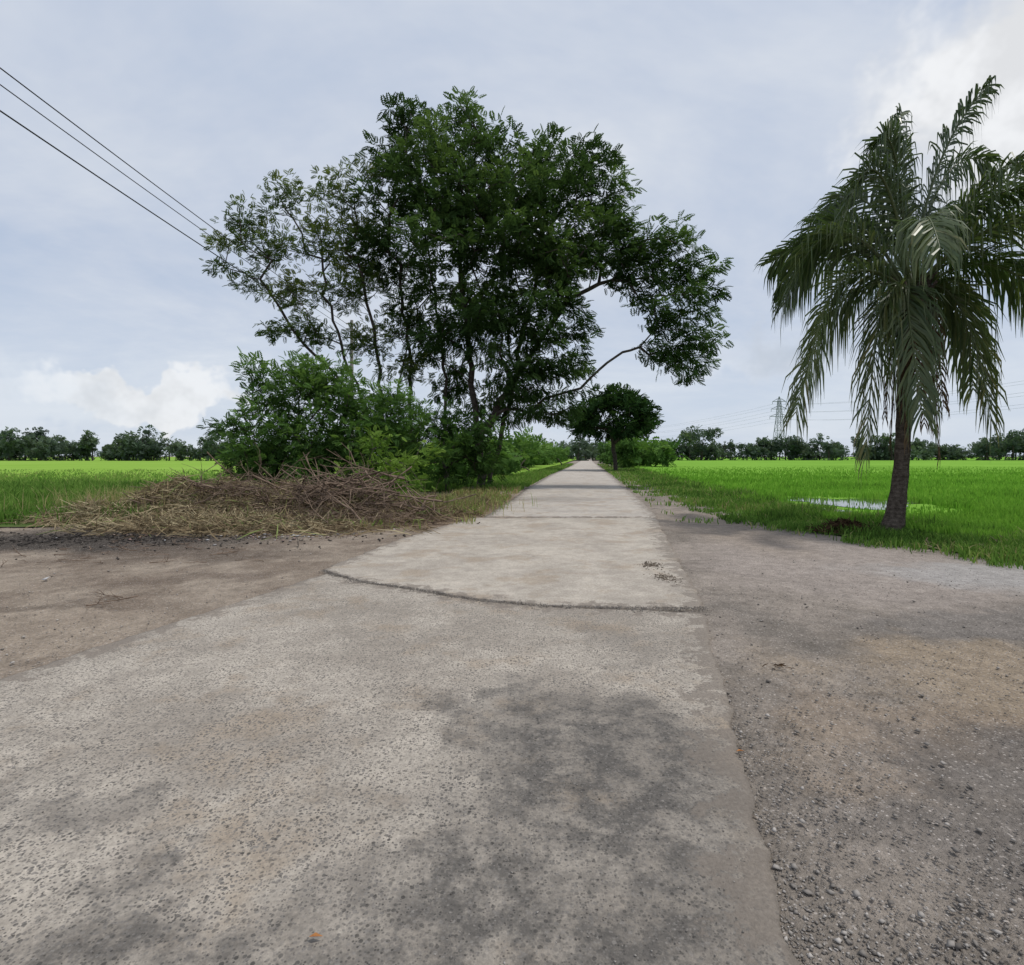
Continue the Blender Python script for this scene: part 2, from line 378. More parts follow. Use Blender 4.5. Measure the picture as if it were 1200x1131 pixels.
X = edgeR(Y) - 0.4 + u*3.2
k = (nz(X, Y, 1.6, 5) + rng.normal(0, 0.3, n) + u*1.6) > 0.2
X, Y, u = X[k], Y[k], u[k]
H = rng.uniform(0.05, 0.26, len(X)) * (0.5+0.8*u) * (1.1+0.7*nz(X, Y, 1.1, 4))
blades('verge_weeds', X, Y, 0*X, np.maximum(H, .03), 0.009+0.0011*Y, 0.50+0.35*nz(X, Y, 0.9, 8)+rng.normal(0, 0.22, len(X)), M_weed, 0.9)
n = 110000
Y = 1/ (rng.uniform(1/60., 1/12.2, n)); X = edgeL(Y) + 0.4 - rng.random(n)*(Y*1.25+3)
k = (Y > 12.7 + 0.9*nz(X, Y*0, 1.0, 3)+rng.normal(0, .25, n)); X, Y = X[k], Y[k]
H = rng.uniform(0.15, 0.5, len(X))*(1+0.5*nz(X, Y, 0.7, 2))*np.where(Y > 30, 0.6, 1.0)
ti = np.where(Y < 30, 0.50, 0.76) + 0.22*nz(X, Y, 0.5, 6)+rng.normal(0, 0.17, len(X))
blades('tall_grass', X, Y, 0*X, H, 0.012+0.0013*Y, np.minimum(ti, np.where(rng.random(len(X)) < 0.07, 1, 0.86)), M_weed, 0.7)
n = 9000
X = rng.normal(-8.0, 1.9, n); Y = rng.normal(15.6, .8, n)
blades('dry_grass', X, Y, 0*X, rng.uniform(.3, .95, n), 0.016+0*X, 0.97+rng.normal(0, .1, n), M_weed, 0.8)
n = 3500
X = rng.normal(-3.2, 1.2, n); Y = rng.normal(16.6, .9, n)
blades('dry_grass', X, Y, 0*X, rng.uniform(.15, .6, n), 0.016+0*X, 0.93+rng.normal(0, .14, n), M_weed, 0.9)
n = 22000
Y = 1/(rng.uniform(1/110., 1/12., n)); RL = np.interp(Y, [p[1] for p in rl], [p[0] for p in rl])
X = RL - 0.15 - rng.random(n)*2.6
k = (nz(X, Y, 1.3, 9) + rng.normal(0, 0.3, n) + (Y-24)*0.06 > 0.1) ; X, Y = X[k], Y[k]
blades('roadside_weeds', X, Y, 0*X, rng.uniform(0.06, 0.32, len(X)), 0.012+0.0013*Y, np.where(Y < 26, 0.97, 0.6)+rng.normal(0, 0.15, len(X)), M_weed, 0.9)
Y = 1/(rng.uniform(1/110., 1/12., 9000)); RR = np.interp(Y, [p[1] for p in rr], [p[0] for p in rr])
X = RR + 0.15 + rng.random(9000)*np.maximum(edgeR(Y)-RR, .2)
k = nz(X, Y, 1.6, 2) + rng.normal(0, 0.3, 9000) + (Y-34)*0.04 > 0.1; X, Y = X[k], Y[k]
blades('roadside_weeds', X, Y, 0*X, rng.uniform(0.05, 0.2, len(X)), 0.012+0.0013*Y, 0.65+rng.normal(0, 0.2, len(X)), M_weed, 0.9)

# ------------------------------------------------------------ foliage sprays
def spray_template(pairs=8, L=0.5, leaf=0.13, w=0.055):
    Q = []
    for i in range(pairs):
        f = (i+1)/pairs; x = L*f; s = leaf*(0.65+0.6*math.sin(math.pi*min(f*0.9+0.1, 1)))
        for sd in (-1, 1):
            z0 = -0.25*x*x/L; dr = -0.25*s
            Q.append([(x, 0, z0), (x+0.35*s-w*.5, sd*s*.55, z0+dr*.35), (x+0.5*s, sd*s, z0+dr), (x+0.35*s+w*.5, sd*s*.5, z0+dr*.35)])
    return np.array(Q)
def sprays(pos, out, scale, tint, tmpl, spread=0.9, upn=0.5):
    n = len(pos)
    f = norm(out + rng.normal(0, spread, (n, 3)))
    up = norm(np.array([0, 0, 1.0]) + rng.normal(0, upn, (n, 3)))
    s = norm(np.cross(up, f)); up = np.cross(f, s)
    R = np.stack([f, s, up], 1)
    V = np.einsum('qvk,nkj->nqvj', tmpl, R) * scale[:, None, None, None] + pos[:, None, None, :]
    q = tmpl.shape[0]
    T = np.repeat(tint, q*4) + np.repeat(rng.normal(0, 0.08, n*q), 4)
    return V.reshape(-1, 3), np.clip(T, 0, 1)
def quadF(nv): return np.arange(nv).reshape(-1, 4)

def grow(stems, tips, bf=0.3, step=0.6, jit=0.06, r0=0.012, exp=2.2):
    P = []; par = []; pl = []
    for st in stems:
        st = np.array(st, float); prev = -1
        if len(P):
            d = np.linalg.norm(np.array(P)-st[0], axis=1)
            if d.min() < 0.3: prev = int(d.argmin())
        for a in range(len(st)-1):
            m_ = max(1, int(np.linalg.norm(st[a+1]-st[a])/step))
            for q in range(m_):
                if a == 0 and q == 0 and prev >= 0: continue
                p = st[a] + (st[a+1]-st[a])*q/m_ + (rng.normal(0, jit*1.2, 3) if (a or q) else 0)
                P.append(p); par.append(prev); pl.append(0 if prev < 0 else pl[prev]+np.linalg.norm(p-P[prev])); prev = len(P)-1
    cap = len(P)+len(tips)*30; A = np.zeros((cap, 3)); A[:len(P)] = P; LP = np.zeros(cap); LP[:len(P)] = pl; n = len(P)
    order = np.argsort([np.linalg.norm(A[:n]-q, axis=1).min() for q in tips])
    tipidx = []
    for ti in order:
        q = tips[ti]; d = A[:n]-q; dist = np.linalg.norm(d, axis=1)
        cost = dist + bf*LP[:n] + 0.8*np.maximum(d[:, 2], 0) + np.where(A[:n, 2] < 1.2, 6, 0)
        b = int(cost.argmin()); m_ = max(1, int(dist[b]/step)); s0 = A[b].copy()
        prev = b; L = dist[b]
        for c in range(1, m_+1):
            f = c/m_
            p = s0 + (q-s0)*f; p[2] += 0.0 if c == m_ else 0.1*L*math.sin(math.pi*f)
            if c < m_: p = p + rng.normal(0, jit, 3)
            A[n] = p; par.append(prev); LP[n] = LP[prev]+np.linalg.norm(p-A[prev]); prev = n; n += 1
        tipidx.append(prev)
    A = A[:n]; par = np.array(par); w = np.zeros(n)
    w[tipidx] += 1
    for i in range(n-1, -1, -1):
        if w[i] == 0: w[i] = 0.3
        if par[i] >= 0: w[par[i]] += w[i]
    return A, par, r0*np.power(np.maximum(w, 0.5), 1/exp)
def tubes(A, par, r, sides=6):
    c = np.where(par >= 0)[0]; p = par[c]
    a, b = A[p], A[c]; d = norm(b-a); ref = np.where(np.abs(d[:, 2:3]) > 0.9, np.array([[1., 0, 0]]), np.array([[0, 0, 1.]]))
    s = norm(np.cross(d, ref)); u = np.cross(d, s); ra = np.minimum(r[p], r[c]*1.35); rb = r[c]
    a = a - d*ra[:, None]*0.3; b = b + d*rb[:, None]*0.15
    th = np.linspace(0, 2*np.pi, sides, endpoint=False)
    cs = np.cos(th)[None, :, None]*s[:, None]+np.sin(th)[None, :, None]*u[:, None]
    V = np.concatenate([a[:, None]+cs*ra[:, None, None], b[:, None]+cs*rb[:, None, None]], 1)
    base = np.arange(len(c))[:, None]*(2*sides); i = np.arange(sides)[None]; j = (i+1) % sides
    F = np.stack([base+i, base+j, base+j+sides, base+i+sides], -1).reshape(-1, 4)
    return V.reshape(-1, 3), F

def make_tree(name, stems, tips, tiptint, mat, nspray, scale, tmpl, r0=0.012, bf=0.3, step=0.6, spread=0.9, rad=0.45, center=None, exp=2.2, jit=0.06, skel=1.0):
    par_o = empty(name)
    k = rng.random(len(tips)) < skel
    A, par, r = grow(stems, tips[k], bf=bf, step=step, r0=r0, exp=exp, jit=jit)
    V, F = tubes(A, par, r, 6)
    mesh_obj('trunk_and_branches', V, F, M_bark, parent=par_o, smooth=True)
    n = len(tips)*nspray
    idx = np.repeat(np.arange(len(tips)), nspray)
    off = norm(rng.normal(0, 1, (n, 3)))*(rng.random((n, 1))**0.5)*rad*np.array([1, 1, 0.55])
    ctr = tips.mean(0) if center is None else np.array(center)
    out = norm(tips[idx]-ctr)*0.5 + norm(off)*0.7 + np.array([0, 0, -0.15])
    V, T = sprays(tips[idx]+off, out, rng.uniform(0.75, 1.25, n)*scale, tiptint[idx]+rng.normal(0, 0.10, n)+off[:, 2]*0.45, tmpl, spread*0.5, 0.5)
    mesh_obj('foliage', V, quadF(len(V)), mat, tint=T, parent=par_o)
    return par_o

def clump_tips(clumps, dens, yc, flat=0.8, tj=0.12):
    P = []; T = []
    for (x, z, r, dy, ry) in clumps:
        n = max(3, int(dens*r**2*(1+0.25*ry)))
        d = norm(rng.normal(0, 1, (n, 3)))*(rng.random((n, 1))**0.42)
        p = d*np.array([r, ry, r*flat])
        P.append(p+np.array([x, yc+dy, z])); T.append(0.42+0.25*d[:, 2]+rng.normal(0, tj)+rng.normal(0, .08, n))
    return np.concatenate(P), np.concatenate(T)

main = [(-5.2,18.2,1.35,0,1.5),(-2.8,18.9,1.2,0.5,1.4),(-1.3,17.8,1.0,0,1.2),(-6.1,16.6,1.2,0,1.5),(-3.9,16.3,1.8,-1,2),(-1.1,15.8,1.8,-1,2),
 (1.6,16.6,1.4,0,1.8),(3.9,16.4,1.3,0,1.6),(5.0,17.0,0.5,0,.6),(2.3,14.5,1.9,-1,2.4),(4.3,14.5,1.3,0,1.4),(5.2,15.4,.8,0,1),(0,13.5,2.2,-2,2.6),(-3.0,13.7,2.2,-2,2.6),(-5.6,14.1,1.7,-1,2.2),
 (-6.3,12.0,1.5,0,1.6),(-5.2,11.0,1.3,1,1.6),(-3.4,11.3,1.9,-2.2,2.4),(-0.4,10.9,2.0,-2.5,2.4),(2.2,11.7,2.0,-1.5,2.4),(4.3,11.9,1.6,-1,1.8),(6.1,11.8,1.5,-1,1.6),(8.0,11.7,1.4,-1,1.5),
 (5.3,13.0,.9,-1,1.2),(9.2,10.3,1.2,-1,1.2),(8.4,8.8,1.5,-1,1.4),(9.3,7.2,1.1,-1,1),(7.3,7.0,1.2,-1,1.2),(8.3,6.2,1.1,-1,1),(9.0,5.8,.7,-1,.8),(6.9,10.2,1.5,-1,1.4),(5.2,10.6,1.1,-1,1),(6.9,8.6,1.0,-1,1),(2.8,10.0,1.6,-1.5,1.7),(0.9,8.4,2.0,-2,2.2),
 (-1.7,8.4,1.9,-2,2),(1.9,6.6,1.6,-1.5,1.7),(-.2,5.8,1.8,-1.5,1.8),(-3.1,7.4,1.6,-1,1.6),(3.2,5.6,1.0,-1,1),(3.0,8.2,1.1,-1,1.2),(0.3,16.2,1.2,2,1.6),(-3,15,2,2,2),(1.5,12,2.2,2,2),(-2,9.5,2.2,2,2),(-4.6,9.4,1.4,0,1.4),(1.4,4.2,1.5,-1,1.4),(2.6,4.0,.9,-1,1),(-1,4.2,1.4,1,1.3),
 (-3.2,5.6,1.4,2,1.4),(-4.6,7.0,1.0,1,1.2)]
tips, tt = clump_tips(main, 6.8, 28)
stems = [[(-1.6,28,0),(-1.7,28,2.6),(-2.1,28,6),(-2.6,28,11),(-2.9,28,15)],
         [(-1.7,28,2.6),(-0.2,27.6,4.8),(1.4,27.3,7.4),(3.1,27.1,9.4),(4.9,27,10.2),(6.3,27,9.9)],
         [(-3.6,29,0),(-3.4,29,5),(-4.0,29,10),(-4.6,29,14)],
         [(-1.2,28.6,0),(0,28.8,5),(1,29,10),(1.8,29,13)],
         [(-5.2,28.4,0),(-5.2,28.4,5),(-5.6,28.4,9.5),(-5.6,28,12.5)]]
TM = spray_template(5, 0.38, 0.115, 0.09)
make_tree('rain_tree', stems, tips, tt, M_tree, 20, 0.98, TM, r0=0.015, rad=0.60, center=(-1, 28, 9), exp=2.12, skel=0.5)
left = [(-8.6,14.7,1.4,0,1.6),(-7.2,15.6,.9,0,1),(-11,14.4,1.3,0,1.5),(-12.9,13.4,1.3,0,1.4),(-14.3,12.3,1,0,1.2),(-12,11.8,1.5,0,1.6),(-9.5,12.3,1.7,0,2),(-12.9,10.1,1,0,1),(-7.6,13.2,1.5,1,1.6),
 (-10.8,9.7,1.5,0,1.6),(-8.2,9.8,1.6,0,1.8),(-9.9,7.8,1.5,0,1.5),(-11.8,7.9,.9,0,1),(-7.4,7.2,1.4,0,1.5),(-5.8,8.2,1.4,1,1.5),(-14.6,11.0,.7,0,.8),(-5.6,6.0,1.2,0,1.2),(-8.2,11.3,1.4,1,1.6),(-6.6,10.6,1.0,.5,1.2)]
tips, tt = clump_tips(left, 10.5, 27.5, .6)
stems = [[(-6.8,28,0),(-7.2,27.8,3.5),(-8.3,27.6,6.5),(-9.2,27.6,9.5),(-9.6,27.5,12)],
         [(-6.2,27.8,0),(-6.5,27.8,4.5),(-6.9,27.8,8),(-7.8,27.6,12)],
         [(-7.2,27.8,3.5),(-8.9,27.6,5.6),(-10.8,27.5,7.8),(-12.2,27.5,10)],
         [(-6.8,28.2,0.3),(-6.0,28.2,4),(-5.4,28,7),(-5.3,28,9)]]
make_tree('sparse_tree', stems, tips, tt+0.1, M_tree2, 13, 0.74, TM, r0=0.010, rad=0.55, center=(-7, 28, 6), exp=2.25, skel=0.7)

cl = []
for i in range(70):
    a = rng.uniform(0, 2*np.pi); ph = rng.uniform(-0.1, 1.0); rr_ = 3.75*math.sqrt(max(0.02, 1-abs(ph)**2.2))*rng.uniform(.75, 1.05)
    cl.append((10.9+rr_*math.cos(a), 4.5+ph*3.7, rng.uniform(0.7, 1.1), rr_*math.sin(a), 1.0))
tips, tt = clump_tips(cl, 7, 60)
make_tree('round_tree', [[(11.2,60,0),(11.1,60,1.6),(10.8,60,3.5),(10.9,60,5)]], tips, tt+0.05, M_round, 6, 1.6, spray_template(4, 0.4, 0.17, 0.12), r0=0.02, rad=0.75, center=(10.9, 60, 4.0), exp=2.3, skel=.6)

def bush(name, clumps, yc, mat, dens, nsp, scale, stems, tadd=0.0, tmpl=None):
    tips, tt = clump_tips(clumps, dens, yc, 0.9)
    tips[:, 2] = np.maximum(tips[:, 2], 0.15)
    return make_tree(name, stems, tips, tt+tadd, mat, nsp, scale, tmpl if tmpl is not None else TM, r0=0.008, rad=0.42, center=(np.mean([c[0] for c in clumps]), yc, 0.5), step=0.4, skel=.5)
bs = [(-9.2,1.5,1.1,0,1.3),(-8.7,2.7,1.3,0,1.4),(-7.6,3.7,1.3,0,1.4),(-8.9,4.0,.8,0,.8),(-6.4,3.7,1.3,0,1.4),(-5.5,3.0,1.2,0,1.4),(-7.4,1.9,1.7,-.6,1.5),(-6.0,1.8,1.6,-.6,1.5),(-6.6,4.5,.8,0,.8),(-7.6,4.5,.6,0,.6),
      (-9.1,4.7,.5,0,.5),(-9.9,2.6,.6,0,.7),(-8.4,1.0,1.2,-.8,1),(-5.2,1.2,1.2,-.5,1),(-4.6,3.5,.9,1,1),(-4.0,2.4,1.3,1,1.2),(-7.0,0.8,1.3,-.8,1)]
TB = spray_template(5, 0.40, 0.115, 0.10)
bush('leafy_bush', bs, 19.6, M_bush, 17, 17, 0.62, [[(-8.2,19.8,0),(-8.4,19.8,1.5)],[(-6.4,19.8,0),(-6.2,19.8,1.6)],[(-4.8,20.4,0),(-4.6,20.4,1.2)]], 0.08, TB)
bush('pale_bush', [(-4.0,1.3,.9,0,1),(-3.3,0.9,.75,-.3,.9),(-4.6,2.0,.7,0,.9),(-3.0,1.6,.5,.3,.6),(-4.9,0.8,.7,-.4,.8)], 18.0, M_bush2, 19, 13, 0.5, [[(-4,18,0),(-4,18,.8)]], 0.12, TB)
bush('leafy_bush', [(-3.2,3.2,1.4,0,1.5),(-1.6,2.6,1.3,0,1.5),(-4.6,2.4,1.4,0,1.5),(-2.4,1.4,1.5,-.5,1.5),(-0.9,1.3,.9,0,1),(-5.8,3.6,1.2,.5,1.2)], 25, M_bush, 12, 12, 0.8, [[(-3,25,0),(-3,25,1.5)]], -0.14, TB)
hd = []
for yv in np.arange(32, 150, 3.0):
    xr = np.interp(yv, [p[1] for p in rl], [p[0] for p in rl]) - 3.4
    for q in range(3): hd.append((xr-rng.uniform(0, 5), rng.uniform(0.6, 2.7)*(1 if yv < 60 else 1.1), rng.uniform(0.8, 1.7), yv-60+rng.uniform(-1, 1), 1.4))
bush('roadside_hedge', hd, 60, M_bush, 3.6, 6, 2.0, [[(-2,36,0),(-2,36,1)],[(2,55,0),(2,55,1)],[(8,90,0),(8,90,1)]], 0.08, spray_template(4, 0.4, 0.17, 0.12))
hd = []
for yv in np.arange(74, 150, 4.0):
    xr = np.interp(yv, [p[1] for p in rr], [p[0] for p in rr]) + 3
    for q in range(3): hd.append((xr+rng.uniform(0, 7), rng.uniform(0.8, 3.4), rng.uniform(1.2, 2.2), yv-100, 1.6))
bush('roadside_hedge', hd, 100, M_bush, 2.2, 4, 3.0, [[(16,80,0),(16,80,1)],[(24,120,0),(24,120,1)]], 0.0, spray_template(4, 0.4, 0.17, 0.14))

def treeline(name, centers, tadd=0.0):
    P = []; T = []; TR = []
    for (cx, cy, h, w) in centers:
        m_ = int(rng.integers(4, 8)); base = rng.normal(0.42, 0.18)
        for b in range(m_):
            bx, by, bz = cx+rng.normal(0, w*.3), cy+rng.normal(0, w*.3), h*rng.uniform(0.3, 0.82)
            r = w*rng.uniform(0.2, 0.36); n = 46
            d = norm(rng.normal(0, 1, (n, 3)))*(rng.random((n, 1))**.4)
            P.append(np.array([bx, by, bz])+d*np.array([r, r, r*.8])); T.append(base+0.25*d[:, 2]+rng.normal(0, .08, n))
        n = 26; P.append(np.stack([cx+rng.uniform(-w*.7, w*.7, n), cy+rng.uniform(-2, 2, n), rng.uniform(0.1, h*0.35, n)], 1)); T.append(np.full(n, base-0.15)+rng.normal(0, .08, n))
        TR.append((cx, cy, h))
    P = np.concatenate(P); T = np.concatenate(T); P[:, 2] = np.maximum(P[:, 2], 0.2)
    root = empty(name)
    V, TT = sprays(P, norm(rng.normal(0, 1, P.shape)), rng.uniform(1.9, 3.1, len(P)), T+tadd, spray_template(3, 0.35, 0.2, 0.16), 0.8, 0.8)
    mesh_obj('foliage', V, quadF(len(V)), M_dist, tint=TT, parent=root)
    A = []; pr = []
    for (cx, cy, h) in TR:
        A += [(cx, cy, 0), (cx+rng.normal(0, .3), cy, h*.4), (cx+rng.normal(0, .8), cy, h*.7)]; q = len(A); pr += [-1, q-3, q-2]
    V, F = tubes(np.array(A, float), np.array(pr), np.tile([.22, .18, .1], len(TR)), 5)
    mesh_obj('trunks', V, F, M_bark, parent=root)
cen = []
for x in np.arange(-260, -10, 2.9):
    y = 170+12*nz(x, 0, .05); cen.append((x, y+rng.normal(0, 3), max(3.5, 7.4+2.2*nz(x, 0, .09, 2)+rng.normal(0, 1.7)), rng.uniform(4, 8)))
for x in (-158, -107, -84, -145): cen.append((x, 160, 11.5, 7))
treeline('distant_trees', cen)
cen = []
for x in np.arange(22, 340, 3.0):
    y = 185+10*nz(x, 0, .04, 1); cen.append((x, y+rng.normal(0, 3), max(3.2, 6.6+1.8*nz(x, 0, .07, 5)+rng.normal(0, 1.6)), rng.uniform(4, 8)))
for x, h in ((56, 12), (60, 12.5), (158, 11.0), (150, 9.5), (168, 10), (120, 9.5), (100, 8.5)): cen.append((x, 175, h, 7))
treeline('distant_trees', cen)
cen = [(x, 260+rng.normal(0, 5), rng.uniform(6, 10), 9) for x in np.arange(-60, 60, 4.)]
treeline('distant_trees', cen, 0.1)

# ------------------------------------------------------------ coconut palm
palm = empty('coconut_palm')
C = np.array([8.34, 11.56, 4.95])
tz = np.linspace(0, 1, 30)
A = np.stack([7.90+0.46*tz**0.8+0.05*np.sin(tz*6.3), 11.56+0*tz, tz*5.0], 1)
rad = 0.135+0.11*np.exp(-tz*10)+0.006*np.sin(tz*60)+0.05*np.clip((tz-.7)/.3, 0, 1)
sides = 18; th = np.linspace(0, 2*np.pi, sides, endpoint=False)
V = A[:, None]+np.stack([np.cos(th)[None]*rad[:, None], np.sin(th)[None]*rad[:, None], 0*th[None]+0*rad[:, None]], -1)
i = np.arange(29)[:, None]*sides+np.arange(sides)[None]; j = np.arange(29)[:, None]*sides+(np.arange(sides)[None]+1) % sides
mesh_obj('trunk', V, np.stack([i, j, j+sides, i+sides], -1).reshape(-1, 4), M_ptrunk, parent=palm, smooth=True)

def fronds(flist, mat, name, Lmax=1.02, w=0.040, droop=0.8, stations=96, thin=1.0, twm=.6):
    VV = []; TT = []; RA = []; RP = []; RR_ = []
    for (p1, p2, ti) in flist:
        P0 = C + rng.normal(0, 0.05, 3); P1 = C+np.array(p1); P2 = C+np.array(p2)
        s = np.linspace(0, 1, 26)[:, None]; cv = (1-s)**2*P0+2*s*(1-s)*P1+s**2*P2
        b0 = len(RA); RA += cv.tolist(); RP += [-1]+list(range(b0, b0+25)); RR_ += list(0.032*(1-s[:, 0])**0.8+0.005)
        st = np.sort(np.linspace(0.17, 1.0, stations)+rng.normal(0, .004, stations))[:, None]
        st = np.clip(st, .1, 1)
        pt = (1-st)**2*P0+2*st*(1-st)*P1+st**2*P2
        tg = norm(2*(1-st)*(P1-P0)+2*st*(P2-P1))
        s0 = np.cross(tg[0], np.array([0, 0.35, 1.0])); s0 /= np.linalg.norm(s0); side = np.zeros_like(tg)
        for q in range(stations):
            s0 = s0 - tg[q]*np.dot(s0, tg[q]); s0 /= np.linalg.norm(s0); side[q] = s0
        tw = rng.uniform(-twm, twm)+st*rng.uniform(-.5, .5); nrm_ = norm(np.cross(side, tg)); side = side*np.cos(tw)+nrm_*np.sin(tw); nrm_ = norm(np.cross(side, tg))
        L = Lmax*thin*(0.30+0.75*np.sin(np.pi*np.clip(st*0.80+0.10, 0, 1)))*rng.uniform(0.7, 1.12, (stations, 1))*(1-.15*np.maximum(tg[:, 2:3], 0))
        for sd in (-1, 1):
            keep = rng.random(stations) > 0.07
            d = norm(side*sd*0.66+tg*(0.5+0.6*st)+nrm_*rng.uniform(-0.1, 0.3, (stations, 1))+rng.normal(0, 0.13, (stations, 3)))
            g = np.array([0, 0, -1.0])
            dr = droop*rng.uniform(0.4, 1.5, (stations, 1))
            m0 = pt+d*L*.33+g*L*dr*.06; m1 = pt+d*L*0.62+g*L*dr*0.28; t1 = pt+d*L*(0.92-0.28*dr)+g*L*dr*0.85
            ww = norm(tg - d*(tg*d).sum(1, keepdims=True))*w
            q1 = np.stack([pt-ww*.25, pt+ww*.25, m0+ww*.5, m0-ww*.5], 1); q2 = np.stack([m0-ww*.5, m0+ww*.5, m1+ww*.42, m1-ww*.42], 1); q3 = np.stack([m1-ww*.42, m1+ww*.42, t1+ww*.05, t1-ww*.05], 1)
            VV.append(np.stack([q1, q2, q3], 1)[keep].reshape(-1, 3)); TT.append(np.repeat((ti+rng.normal(0, .12, stations)+0.15*st[:, 0])[keep], 12))
    V = np.concatenate(VV); T = np.clip(np.concatenate(TT), 0, 1)
    mesh_obj(name, V, quadF(len(V)), mat, tint=T, parent=palm)
    V, F = tubes(np.array(RA), np.array(RP), np.array(RR_), 6)
    mesh_obj(name+'_ribs', V, F, mat, tint=np.full(len(V), 0.8 if mat is M_palm else .5), parent=palm, smooth=True)
K = 0.0178
def off(a, dy, b): return (a*K, dy, b*K)
FL = []
for (c1, c2, t1, t2, dy, ti) in [
    (-22,160,12,236,0.6,.30),(8,170,72,232,-.4,.35),(42,200,130,180,.8,.4),(60,150,185,150,-.6,.4),(-35,190,-62,120,1.2,.35),
    (-55,240,-112,50,-.8,.45),(-85,165,-136,-5,.6,.5),(-60,120,-122,70,1.6,.4),(-105,85,-138,-95,-.6,.55),(-82,65,-122,-135,.5,.65),(-50,55,-72,-185,-.5,.7),(-34,40,-30,-140,-1.0,.55),
    (42,50,54,-150,-.8,.65),(80,65,104,-105,.7,.65),(110,95,150,-95,-.7,.6),(115,125,205,-45,.5,.5),(95,130,175,20,-1.5,.65),(95,165,215,80,.4,.5),(60,175,150,115,1.8,.4),
    (-10,150,-44,150,2.4,.35),(22,140,60,105,-2.4,.5),(-45,110,-80,0,-2.6,.55),(45,110,80,-10,-2.6,.55),(-36,130,-60,50,3.2,.3),(40,130,85,40,3.0,.3),(20,180,40,170,1.4,.3),
    (-70,190,-125,20,1.0,.4),(80,180,150,60,-1.0,.45),(-25,190,-58,165,-.6,.35)]:
    FL.append((off(c1, dy*.5, c2), off(t1, dy, t2), ti))
fronds(FL, M_palm, 'fronds')
DL = [(off(dx, dy*.6, 15), off(dx*1.4, dy, -ln), ti) for dx, dy, ln, ti in [(-14,-.35,170,.5),(10,-.4,190,.6),(16,.2,150,.5),(-20,.1,140,.4),(-6,-.45,120,.7),(20,-.2,130,.6),(2,-.45,160,.5),(-10,.3,180,.5)]]
fronds(DL, M_dead, 'dead_fronds', Lmax=0.42, w=0.03, droop=1.2, stations=50)
def blobs(name, cents, mat, parent, sc=(1, 1, 1)):
    bm = bmesh.new()
    for (x, y, z, r) in cents:
        g = bmesh.ops.create_icosphere(bm, subdivisions=2, radius=r)
        for v in g['verts']:
            k = 1+0.12*math.sin(v.co.x*30+x*9)+0.1*math.sin(v.co.z*25+y*7)
            v.co = Vector((v.co.x*k*sc[0]+x, v.co.y*k*sc[1]+y, v.co.z*k*sc[2]+z))
    me = bpy.data.meshes.new(name); bm.to_mesh(me); bm.free(); me.materials.append(mat)
    for p in me.polygons: p.use_smooth = True
    o = bpy.data.objects.new(name, me); link(o); o.parent = parent; return o
blobs('coconuts', [(C[0]-.38, C[1]-.15, C[2]-.35, .12), (C[0]-.27, C[1]-.3, C[2]-.48, .12), (C[0]-.5, C[1]-.05, C[2]-.52, .11), (C[0]+.3, C[1]-.25, C[2]-.4, .12), (C[0]+.15, C[1]-.35, C[2]-.52, .11), (C[0]-.4, C[1]+.2, C[2]-.6, .11), (C[0]-.1, C[1]-.38, C[2]-.4, .11)], M_nut, palm, (1, 1, 1.25))
A = []; pr = []; rr2 = []
for q in range(26):
    a = rng.uniform(0, 2*np.pi); z0 = C[2]-rng.uniform(0.0, 0.5); e = rng.uniform(0.25, 0.5)
    b0 = len(A); A += [(C[0]+.08*math.cos(a), C[1]+.08*math.sin(a), z0), (C[0]+e*.6*math.cos(a), C[1]+e*.6*math.sin(a), z0+.2), (C[0]+e*math.cos(a), C[1]+e*math.sin(a), z0+.42)]
    pr += [-1, b0, b0+1]; rr2 += [.09, .05, .03]
V, F = tubes(np.array(A), np.array(pr), np.array(rr2), 6); mesh_obj('leaf_bases', V, F, M_ptrunk, parent=palm)

# ------------------------------------------------------------ cut branches and straw heap
def strawheap(name, cx, cy, rx, ry, h, n, tbase, lw=(0.25, 0.8), w=0.011, mat=M_straw):
    x = rng.normal(0, .45, n); y = rng.normal(0, .45, n); k = x*x+y*y < 1.6; x, y = x[k], y[k]; n = len(x)
    z = h*np.exp(-(x*x+y*y)*1.3)*(0.75+0.45*nz(x*rx, y*ry, 2.0, cx))*rng.uniform(0.5, 1.1, n)+0.02
    P = np.stack([cx+x*rx, cy+y*ry, z], 1)
    d = norm(np.stack([rng.normal(0, 1, n), rng.normal(0, .7, n), rng.normal(0, .38, n)], 1))
    L = rng.uniform(*lw, n)[:, None]; s = norm(np.cross(d, norm(rng.normal(0, 1, (n, 3)))))*w*rng.uniform(.6, 1.4, (n, 1))
    a = P-d*L/2; b = P+d*L/2; mm = P+np.array([0, 0, 1])*L*0.08
    a[:, 2] = np.maximum(a[:, 2], .01); b[:, 2] = np.maximum(b[:, 2], .01)
    Q = np.stack([np.stack([a-s*.5, a+s*.5, mm+s, mm-s], 1), np.stack([mm-s, mm+s, b+s*.3, b-s*.3], 1)], 1).reshape(-1, 3)
    tt_ = tbase+rng.normal(0, .2, n)+0.12*nz(P[:, 0], P[:, 1], 2.2, 3)
    if mat is M_straw: tt_ = np.where(rng.random(n) < .06, 1, np.clip(tt_, 0, .86))
    return mesh_obj(name, Q, quadF(len(Q)), mat, tint=np.repeat(np.clip(tt_, 0, 1), 8))
heap = empty('straw_heap')
